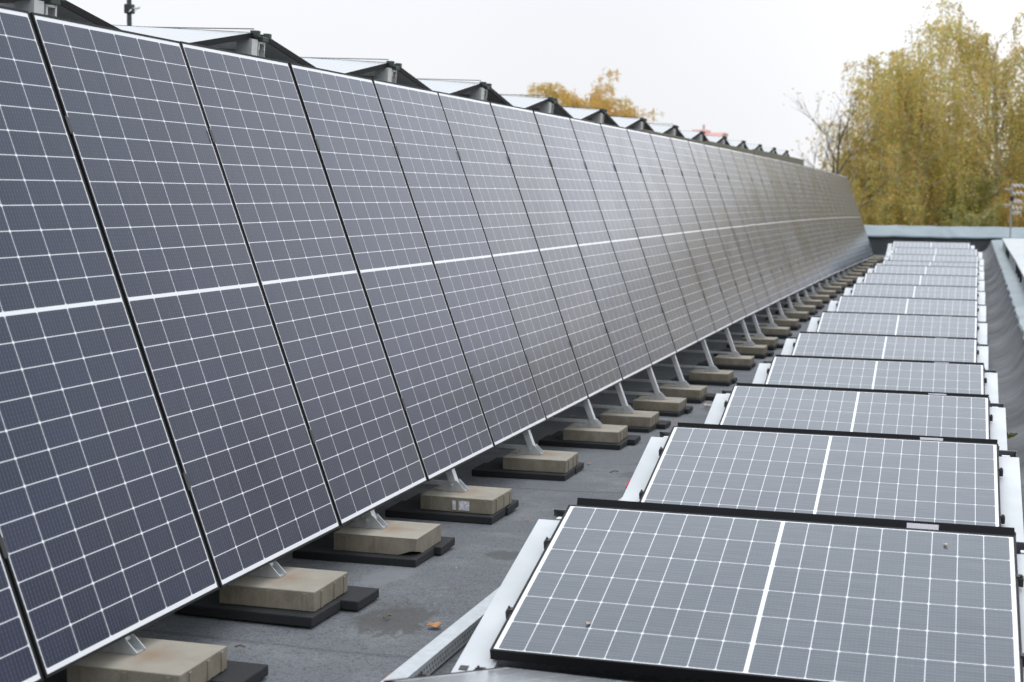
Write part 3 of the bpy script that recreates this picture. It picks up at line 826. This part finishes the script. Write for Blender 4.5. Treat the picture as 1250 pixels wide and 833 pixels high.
def birch(x, y, z0, h, rad, seed, lab, pal=PAL_BIRCH, nb=46, bark=None, size=.056, dens=1.4, lean=0., base=.16, group="birches beyond the roof", name="birch_tree", droop=1., strand=2.4, shp=.75):
    r = random.Random(seed); root = empty(name, (x, y, z0)); tag(root, lab, "tree", group)
    def tp(t): return Vector((lean*t*t*h*.1+.25*math.sin(t*5+seed)*t, .2*math.sin(t*4+seed*2)*t, t*h))
    tk = MB(); tk.tube([tp(i/14*.97) for i in range(15)], [max(.02, .20*(1-i/14)**.8*(h/16)+.015) for i in range(15)], 8)
    tk.build("trunk", bark or M_BIRCH, root)
    br = MB(); pts = []
    for b in range(nb):
        t = base+(.97-base)*((b+r.random())/nb)
        az = r.random()*2*math.pi
        env = rad*(math.sin(math.pi*min(1, (1-t)/(1-base)*.80+.12)))**shp*(.55+.6*r.random())
        s = tp(t); d = Vector((math.cos(az), math.sin(az), 0)); rise = env*(.55+.5*r.random())
        P = []
        for i in range(9):
            u = i/8; P.append(s + d*env*u + Vector((0, 0, rise*math.sin(u*1.9)*.9)) + Vector((r.uniform(-.1, .1), r.uniform(-.1, .1), 0)))
        br.tube(P, [max(.008, .055*(1-t*.5)*(1-i/8.5)*h/16) for i in range(9)], 4)
        ns = max(3, int(env*7*dens))
        for q_ in range(ns):
            u = .18+.82*((q_+r.random())/ns); i = min(7, int(u*8)); c = P[i].lerp(P[i+1], u*8-i)
            side = Vector((r.uniform(-1, 1), r.uniform(-1, 1), r.uniform(-.1, .5)))*(.22+.35*env/ rad)
            tip = c+side; sl = strand*(.35+.8*r.random())*min(1, .4+env/rad)*droop
            nl = int(sl*17*dens)+4
            ax = r.uniform(-.12, .12); ay = r.uniform(-.12, .12)
            for l_ in range(nl):
                v = l_/nl
                pts.append((tip.x+ax*v*sl+r.gauss(0, .07), tip.y+ay*v*sl+r.gauss(0, .07), tip.z-sl*v+r.gauss(0, .05)))
            for l_ in range(int(5*dens)+1):
                v = r.random(); p = c.lerp(tip, v); pts.append((p.x+r.gauss(0, .08), p.y+r.gauss(0, .08), p.z+r.gauss(0, .08)))
            if q_ % 3 == 0: br.tube([c, tip, tip-Vector((-ax*sl, -ay*sl, sl*.9))], [.011, .008, .004], 3)
    br.build("branches", bark or M_BIRCH, root)
    C = np.array(pts); C = C[C[:, 2] > .3]
    obj("crown", leaf_mesh("crown", C, size, pal, .45, seed), root)
    return root
GZ = -7.5
birch(-3.0, 70, GZ, 15.0, 3.5, 11, "tall weeping birch left of centre in the yellow birch group with white trunk", nb=50, lean=.3, base=.42, dens=1.15)
birch(-4.7, 77, GZ, 14.6, 2.6, 18, "slender weeping birch forming the left shoulder of the group", nb=46, shp=.55)
birch(.6, 76, GZ, 16.4, 4.2, 12, "tallest yellow birch at the right edge of the photo", nb=60, dens=1.2, shp=.5)
birch(-5.0, 79, GZ, 11.6, 2.6, 13, "lower birch at the left end of the yellow birch group", nb=46, pal=PAL_BIRCH)
birch(-1.4, 74, GZ, 10.2, 3.4, 14, "short bushy birch in front, behind the middle of the far parapet", nb=44, pal=PAL_GREEN, base=.05)
birch(2.0, 70, GZ, 9.4, 2.8, 15, "reddish orange bushy tree behind the aerial mast", nb=40, pal=PAL_RED, base=.05)
birch(-5.4, 72, GZ, 9.0, 2.6, 16, "low olive tree behind the far end of the tall row", nb=36, pal=PAL_BIRCH, base=.05)
birch(.2, 68.5, GZ, 8.3, 2.4, 19, "low green tree just left of the aerial mast", nb=36, pal=PAL_GREEN, base=.05)
birch(2.9, 84, GZ, 12.5, 3.6, 31, "dense birch filling the right background between the taller trunks", nb=50, base=.05)
birch(-1.2, 86, GZ, 12.0, 3.6, 32, "birch filling the gap behind the front bushy tree", nb=50, base=.05)
birch(4.6, 78, GZ, 15.0, 4.0, 17, "birch mostly beyond the right edge of the photo", nb=40)
birch(-28.4, 112, GZ, 15.2, 3.9, 21, "distant golden crown above the middle of the tall row, taller left half", pal=PAL_GOLD, nb=110, size=.07, dens=.95, name="golden_tree", group="golden trees above the row", strand=1.5, base=.5, shp=.28, droop=.6)
birch(-25.6, 113, GZ, 14.2, 2.7, 22, "distant golden crown above the middle of the tall row, lower right half", pal=PAL_GOLD, nb=80, size=.07, dens=.95, name="golden_tree", group="golden trees above the row", strand=1.5, base=.5, shp=.28, droop=.6)
# nearly bare tree
def bare(x, y, h, seed):
    r = random.Random(seed); root = empty("bare_tree", (x, y, GZ)); tag(root, "nearly leafless slim tree left of the birch group", "tree")
    mb = MB(); pts = []
    def grow(p, d, ln, rd, dep):
        P = [p]; q = p.copy(); dd = d.copy()
        for i in range(5):
            dd = (dd+Vector((r.uniform(-.13, .13), r.uniform(-.13, .13), r.uniform(-.02, .12)))).normalized(); q = q+dd*ln/5; P.append(q.copy())
        mb.tube(P, [rd*(1-i*.13) for i in range(6)], 5)
        if dep == 0:
            for _ in range(3):
                if r.random() < .5: pts.append(tuple(q+Vector((r.gauss(0, .15), r.gauss(0, .15), r.gauss(0, .15)))))
            return
        for _ in range(3 if dep > 2 else 3):
            k = r.randint(2, 5); az = r.random()*6.28; t = r.uniform(.35, .75)
            nd = (dd*(1-t*.5)+Vector((math.cos(az), math.sin(az), .1))*t).normalized()
            grow(P[k], nd, ln*r.uniform(.55, .8), rd*.5, dep-1)
    tr = MB(); tr.tube([(0, 0, 0), (.1, 0, h*.35), (0, .1, h*.7), (.1, .1, h*.98)], [.16, .12, .07, .02], 8); tr.build("trunk", M_BARK, root)
    for i in range(9):
        t = .52+.045*i; az = i*2.4+seed
        grow(Vector((.03, .05, h*t)), Vector((math.cos(az)*.55, math.sin(az)*.55, .8)).normalized(), h*.17*(1.25-t*.6), .045, 3)
    mb.build("branches", M_BARK, root)
    obj("leaves", leaf_mesh("leaves", np.array(pts), .055, PAL_GOLD, .5, seed), root)
bare(-5.75, 66, 12.6, 5)
# trees further along, outside the picture but mirrored in the tall glass
for i, (x, y, h, rad) in enumerate(((9.5, 80, 15, 4.4), (15, 78, 13.5, 4.4), (21, 74, 16.5, 4.6), (28, 68, 19, 5.6), (36, 60, 18, 5.6), (43, 50, 17, 5.8), (46, 38, 16, 5.5))):
    birch(x, y, GZ, h, rad, 50+i, "garden birch standing outside the right edge of the photo", nb=26, dens=.35, size=.2, pal=PAL_BIRCH, group="birches outside the right edge")

# ------------------------------------------------------------------ litter, moss, cables
M_DRY = simple("dry_leaf", (.42, .20, .08), .8, 0, .3, 30)
M_PALE = simple("pale_leaf", (.50, .36, .24), .8, 0, .3, 30)
def leaf(x, y, s, seed, lab, mat=None, z=None, nrm=None):
    r = random.Random(seed); mb = MB(); n = 9
    c = mb.bm.verts.new((0, 0, .006)); ring = []
    for i in range(n):
        a = i/n*6.283; rr_ = s*(.5+.5*abs(math.cos(a*1.5+seed)))*r.uniform(.7, 1.1)
        ring.append(mb.bm.verts.new((rr_*math.cos(a), rr_*.7*math.sin(a), .004+abs(r.gauss(0, .35))*s*.5)))
    for i in range(n): mb.bm.faces.new((c, ring[i], ring[(i+1) % n]))
    o = mb.build("fallen_leaf", mat or M_DRY, None, (x, y, (z if z is not None else roofz(x, y)+.008))); o.rotation_euler[2] = r.random()*6
    sl = o.modifiers.new("t", 'SOLIDIFY'); sl.thickness = .0015
    return tag(o, lab, "leaf", "fallen leaves")
leaf(-1.95, 5.56, .042, 1, "curled orange leaf on the roof beside the perforated channel at the bottom")
leaf(-2.42, 9.95, .022, 2, "small reddish leaf on the roof right of the fifth slab")
leaf(-1.92, 9.55, .018, 3, "tiny orange leaf beside the white rack of the second low tent")
leaf(-2.3, 14.0, .05, 4, "pale leaf at the foot of a middle-distance slab", M_PALE)
leaf(.33, 40.5, .16, 5, "bright orange leaf pile at the far right end of the roof")
leaf(-2.25, 7.9, .014, 31, "tiny brown leaf on the damp roof strip right of the fourth slab")
leaf(-2.35, 12.7, .02, 32, "tiny curled leaf by the mats in the middle distance")
leaf(-3.3, 11.4, .03, 33, "brown leaf in the shade under the tall row", M_PALE)
leaf(-3.2, 12.6, .035, 34, "second brown leaf in the shade further under the tall row", M_PALE)
leaf(.28, 11.2, .035, 6, "pale dead leaf near the moss tuft on the right", M_PALE)
leaf(-3.15, 9.3, .016, 7, "pale crumb of leaf by the rubber mat in shade", M_PALE)
leaf(-2.2, 6.55, .008, 8, "tiny pale stone-like leaf scrap on bare roof near the bottom", M_PALE)
# leaves on the nearest low panel
TM0 = tent_frame(T0.x, T0.y, T0.z, RZ, TT)
for i, (px, py, s, lab) in enumerate(((.12, 1.47, .013, "little tan leaf lying on the glass at the upper right of the nearest low panel"), (.915, .29, .016, "faint tan leaf lying on the glass at the lower left of the nearest low panel"))):
    p = (TM0 @ FM) @ Vector((px, py, .002)); leaf(p.x, p.y, s, 20+i, lab, M_PALE, p.z)
for i, (x, y, L_, a_) in enumerate(((-2.12, 14.35, .16, .4), (-1.98, 14.7, .2, 1.2), (-1.9, 14.2, .12, 2.3), (-2.2, 9.62, .07, .9), (-2.05, 10.5, .06, 2.0), (-2.18, 5.6, .05, 1.3), (-2.55, 5.05, .04, .3), (.16, 11.4, .06, 1.0), (.3, 10.9, .05, 2.2), (.22, 13.1, .08, .5))):
    z = roofz(x, y)+.012; c_, s_n = math.cos(a_), math.sin(a_)
    mb = MB(); mb.tube([(x, y, z), (x+c_*L_*.5, y+s_n*L_*.5, z+.006), (x+c_*L_, y+s_n*L_*.9, z)], .004, 5)
    mb.tube([(x+c_*L_*.5, y+s_n*L_*.5, z+.006), (x+c_*L_*.6-s_n*L_*.25, y+s_n*L_*.6+c_*L_*.25, z+.004)], .003, 4)
    tag(mb.build("twig", M_BARK), ["short dark twig on the roof amid debris beside the middle low tents", "small dark twig scrap on bare roof between the two rows", "little twig on the roof strip by the right kerb"][0 if i < 3 else (1 if i < 7 else 2)], "twig", ["debris by the middle tents", "scraps between the rows", "scraps by the kerb"][0 if i < 3 else (1 if i < 7 else 2)])
# moss tufts
def moss(x, y, lab, seed, r_=1):
    r = np.random.default_rng(seed); n = 500; C = np.stack([r.normal(0, .045, n), r.normal(0, .03, n), np.abs(r.normal(0, .012, n))+.004], 1)
    o = obj("moss_tuft", leaf_mesh("moss", C, .012, np.array([(.06, .11, .02), (.10, .15, .03), (.14, .10, .03)]), .5, seed), None, (x, y, roofz(x, y))); tag(o, lab, "moss", "moss tufts"); o["kind"] = "stuff"
moss(.24, 12.0, "left green moss tuft on the roof right of the low tents", 1); moss(.36, 12.05, "right green moss tuft on the roof near the kerb", 2)
moss(-1.98, 14.55, "dark moss clump beside the rack of a middle low tent", 3)
# cables coming out of the channel
M_RED = simple("red_cable", (.55, .05, .05), .4); M_YEL = simple("yellow_cable", (.55, .42, .06), .4)
zc = roofz(-1.8, 9)
wire("red_cable", [(-1.93, 8.88, zc+.03), (-1.925, 8.93, zc+.055), (-1.91, 8.99, zc+.08), (-1.89, 9.03, zc+.09)], .006, M_RED, "short red cable loop by the channel at the second low tent", "cable")
wire("yellow_cable", [(-1.89, 9.03, zc+.096), (-1.85, 9.06, zc+.10), (-1.81, 9.07, zc+.09), (-1.78, 9.05, zc+.07)], .006, M_YEL, "short yellow-green cable by the channel at the second low tent", "cable")
zc = roofz(-1.8, 4.7)
wire("red_cable", [(-1.86, 4.76, zc+.035), (-1.84, 4.79, zc+.055), (-1.81, 4.80, zc+.06), (-1.78, 4.78, zc+.05)], .007, M_RED, "red cable end at the bottom edge beside the channel", "cable")
